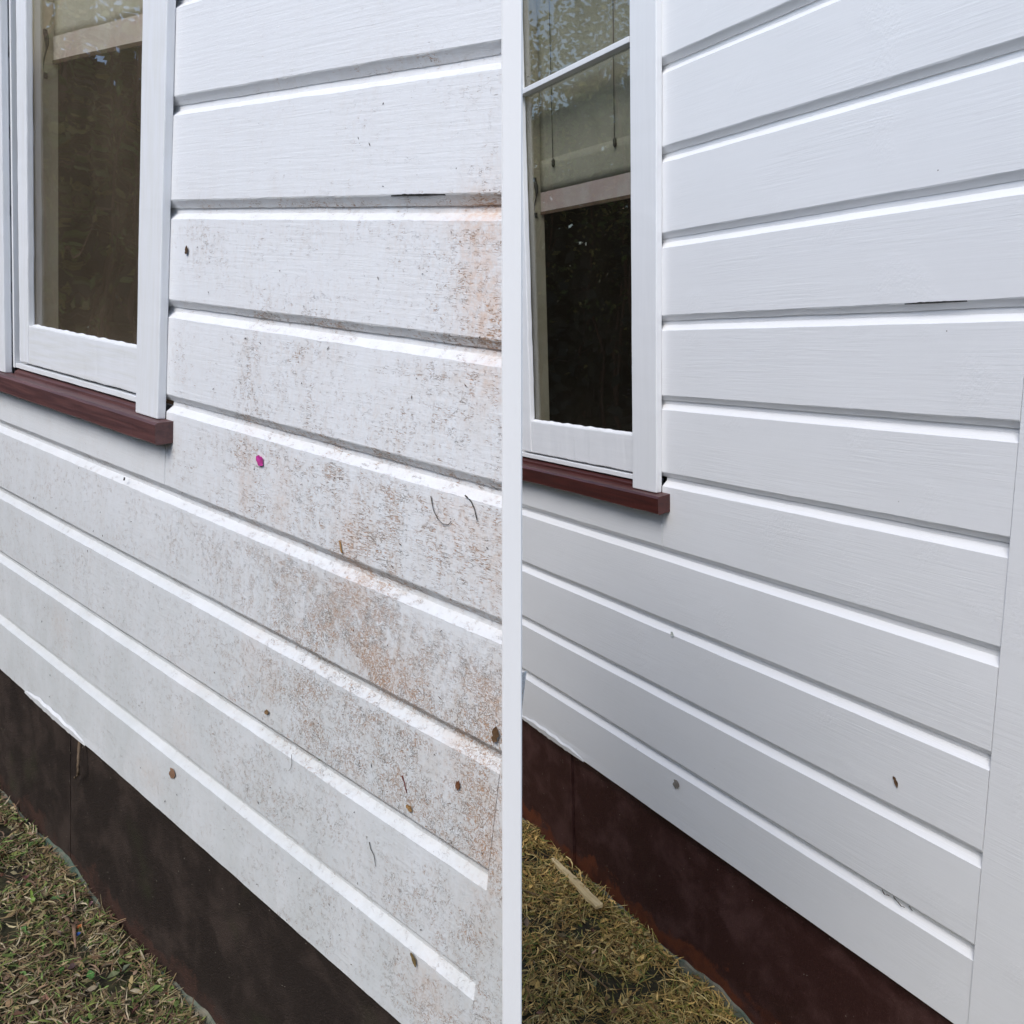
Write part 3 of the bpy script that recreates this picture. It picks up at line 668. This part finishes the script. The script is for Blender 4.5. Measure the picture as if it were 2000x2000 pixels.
def litter(name, W, u0, u1, y1, n, pal, label):
    vs, fs, cs = [], [], []
    for i in range(n):
        p = onground(W, rnd.uniform(u0, u1), -rnd.random() * y1, .014 + rnd.random() * .01)
        L = rnd.uniform(.012, .030) * W['s']; w_ = L * rnd.uniform(.3, .6); a = rnd.uniform(0, 6.28)
        d = Vector((math.cos(a), math.sin(a), rnd.gauss(0, .3))).normalized(); s = d.cross(Vector((rnd.gauss(0, .4), rnd.gauss(0, .4), 1))).normalized(); up = s.cross(d)
        b = len(vs); vs += [p - d * L * .5, p - s * w_ * .5 + up * .003, p - up * .002, p + s * w_ * .5 + up * .002, p + d * L * .5]
        fs += [(b, b + 1, b + 2), (b, b + 2, b + 3), (b + 1, b + 4, b + 2), (b + 2, b + 4, b + 3)]
        c = rnd.choice(pal); cs += [tuple(x * rnd.uniform(.7, 1.2) for x in c)] * 5
    o = link(name, vs, fs, M['bits']); addtint(o, cs); tag(o, label, 'leaf litter', kind='stuff')
litter('leaf_litter', WL, -.9, .3, .5, 420, [(.20, .12, .08), (.25, .17, .12), (.10, .18, .05), (.12, .07, .05), (.30, .24, .16)], 'scattered leaf scraps among the left clippings')
litter('leaf_litter', WR, -.8, .4, .6, 200, [(.20, .12, .05), (.28, .20, .10), (.12, .07, .03)], 'scattered leaf scraps among the right clippings')
# fine specks stuck to the grimy wall
vs, fs, cs = [], [], []
for i in range(420):
    u = rnd.uniform(-.6, .85); z = -rnd.uniform(.35, 1.8)
    if abs((-z / P) % 1) * P < .034: continue
    if z > -1.08 and u < .01: continue
    if rnd.random() > .05 + dirtval(u, z): continue
    c = WL['M'] @ Vector((u, -.0012, z)); r = rnd.uniform(.0006, .0016); a = rnd.uniform(0, 3)
    ax = WL['A'].col[0] * math.cos(a) + WL['A'].col[2] * math.sin(a); az = ax.cross(WL['A'].col[1]); k = rnd.uniform(1, 3)
    b = len(vs); vs += [c - ax * r * k, c - az * r, c + ax * r * k, c + az * r, c - WL['A'].col[1] * .001]
    fs += [(b, b + 1, b + 4), (b + 1, b + 2, b + 4), (b + 2, b + 3, b + 4), (b + 3, b, b + 4)]
    cs += [rnd.choice([(.05, .04, .03), (.10, .06, .03), (.04, .04, .04)])] * 5
o = link('dirt_specks', vs, fs, M['bits']); addtint(o, cs); tag(o, 'tiny dark specks stuck all over the grimy boards', 'dirt', kind='stuff')

# ------------------------------------------------------------------ garden shrubs across from the walls (seen mirrored in the panes)
def shrub(x, y, h, wdt, seed, label, back=False):
    rn = random.Random(seed); z0 = ground_h(x, y)
    root = bpy.data.objects.new('garden_shrub', None); C.objects.link(root); root.location = (x, y, z0)
    tag(root, label, 'shrub')
    vs, fs, cs = [], [], []
    stems = []
    for s in range(9):
        px, py = rn.uniform(-wdt, wdt) * .5, rn.uniform(-wdt, wdt) * .5; pts = []
        for i in range(9):
            pts.append(Vector((px, py, h * .92 * i / 8))); px += rn.gauss(0, .07); py += rn.gauss(0, .07)
        stems.append(pts)
        tube('stem', pts, [.018 * (1 - i / 10) + .003 for i in range(9)], M['bark'], root, 5)
    tv, tf = [], []
    for i in range(170):      # fine bare twigs
        p = rn.choice(rn.choice(stems)[1:8]).copy(); d = Vector((rn.gauss(0, 1), rn.gauss(0, 1), rn.gauss(.1, .8))).normalized(); L = rn.uniform(.2, .6); side = d.orthogonal().normalized()
        q = p + d * L * .5 + Vector((0, 0, .05)); e = p + d * L - Vector((0, 0, .08)); b = len(tv); w0 = .004
        tv += [p - side * w0, p + side * w0, q - side * w0 * .7, q + side * w0 * .7, e - side * w0 * .3, e + side * w0 * .3]
        tf += [(b, b + 1, b + 3, b + 2), (b + 2, b + 3, b + 5, b + 4)]
    link('twigs', tv, tf, M['bark'], root)['kind'] = 'stuff'
    for c_ in range(150):
        t = rn.random() ** .42; cz = h * (.22 + .78 * t); rr = wdt * (1 - .35 * max(0, t - .7) / .3)
        cc = Vector((rn.gauss(0, .38) * rr, rn.gauss(0, .38) * rr, cz + rn.gauss(0, .06)))
        for l in range(26 if t > .5 else 13):
            p = cc + Vector((rn.gauss(0, .10), rn.gauss(0, .10), rn.gauss(0, .09)))
            L = rn.uniform(.035, .075); d = Vector((rn.gauss(0, 1), rn.gauss(0, 1), rn.gauss(-.2, .7))).normalized(); s = d.orthogonal().normalized()
            s = (s + d.cross(s) * rn.uniform(-1, 1)).normalized(); b = len(vs); up = s.cross(d)
            vs += [p, p + d * L * .5 - s * L * .26, p + d * L, p + d * L * .5 + s * L * .26, p + d * L * .5 + up * L * .06]
            fs += [(b, b + 1, b + 4), (b + 1, b + 2, b + 4), (b + 2, b + 3, b + 4), (b + 3, b, b + 4)]
            k = rn.uniform(.6, 1.4); cs += [(.10 * k, .15 * k, .03 * k) if rn.random() < .75 else (.26 * k, .24 * k, .06 * k)] * 5
    o = link('foliage', vs, fs, M['leaf'], root); addtint(o, cs); o['kind'] = 'stuff'
    # dense inner foliage
    vs, fs, cs = [], [], []
    for l in range(2600):
        p = Vector((rn.uniform(-.55, .05) - .1, rn.gauss(0, .42) * wdt, rn.uniform(.02, .92 if y < 3 else .84) * h)); L = rn.uniform(.10, .19)
        d = Vector((rn.gauss(0, .4), rn.gauss(0, 1), rn.gauss(0, 1))).normalized(); s = d.cross(Vector((1, rn.gauss(0, .4), rn.gauss(0, .4)))).normalized(); b = len(vs)
        vs += [p, p + d * L * .5 - s * L * .3, p + d * L, p + d * L * .5 + s * L * .3]; fs.append((b, b + 1, b + 2, b + 3)); cs += [(.035, .040, .016)] * 4
    o = link('inner_foliage', vs, fs, M['leaf'], root); addtint(o, cs); o['kind'] = 'stuff'
SH = [(-4.0, 1.3, 3.9, .75, 'leafy shrub opposite the walls, nearest the camera side'), (-4.1, 1.95, 4.0, .75, 'tall leafy shrub second in the row reflected in the dusty window'),
      (-4.0, 2.6, 4.0, .75, 'tall leafy shrub reflected in the middle of the dusty window'), (-4.2, 3.3, 3.7, .75, 'leafy shrub between the two reflections'),
      (-4.0, 4.05, 3.5, .75, 'leafy shrub reflected in the right of the clean window'), (-4.2, 4.8, 4.6, .75, 'ragged shrub whose crown shows against the sky in the clean upper pane'),
      (-4.1, 5.6, 4.3, .75, 'far leafy shrub at the end of the row')]
for i, (x, y, h, wd_, lb) in enumerate(SH): shrub(x, y, h, wd_, 50 + i, lb)

# unseen shrub copies added behind the camera to cut low sky light
def copy_tree(o, parent=None):
    c = o.copy(); C.objects.link(c); c.parent = parent
    for ch in [k for k in bpy.data.objects if k.parent == o]: copy_tree(ch, c)
    return c
proto = [o for o in bpy.data.objects if o.name.startswith('garden_shrub') and o.parent is None]
for i, (x, y, rz, lb) in enumerate([(-3.7, .4, 2.0, 'first of the unseen shrubs added round the lawn to cut low sky light'), (-3.2, -.9, 4.0, 'second of the unseen shrubs added round the lawn to cut low sky light'),
        (-2.4, -2.3, 1.2, 'unseen corner shrub added behind the lawn to cut low sky light'), (-1.3, -3.4, 5.1, 'unseen broad shrub added at the back of the lawn to cut low sky light, left'), (.1, -3.9, 2.7, 'unseen broad shrub added at the back of the lawn to cut low sky light, middle'),
        (1.5, -3.9, .4, 'unseen broad shrub added at the back of the lawn to cut low sky light, right'), (2.9, -3.5, 3.3, 'last unseen shrub added at the back of the lawn to cut low sky light')]):
    c = copy_tree(proto[i % len(proto)]); c.location = (x, y, ground_h(x, y)); c.rotation_euler.z = rz; c.scale = (1.35, 1.35, .82); c['label'] = lb
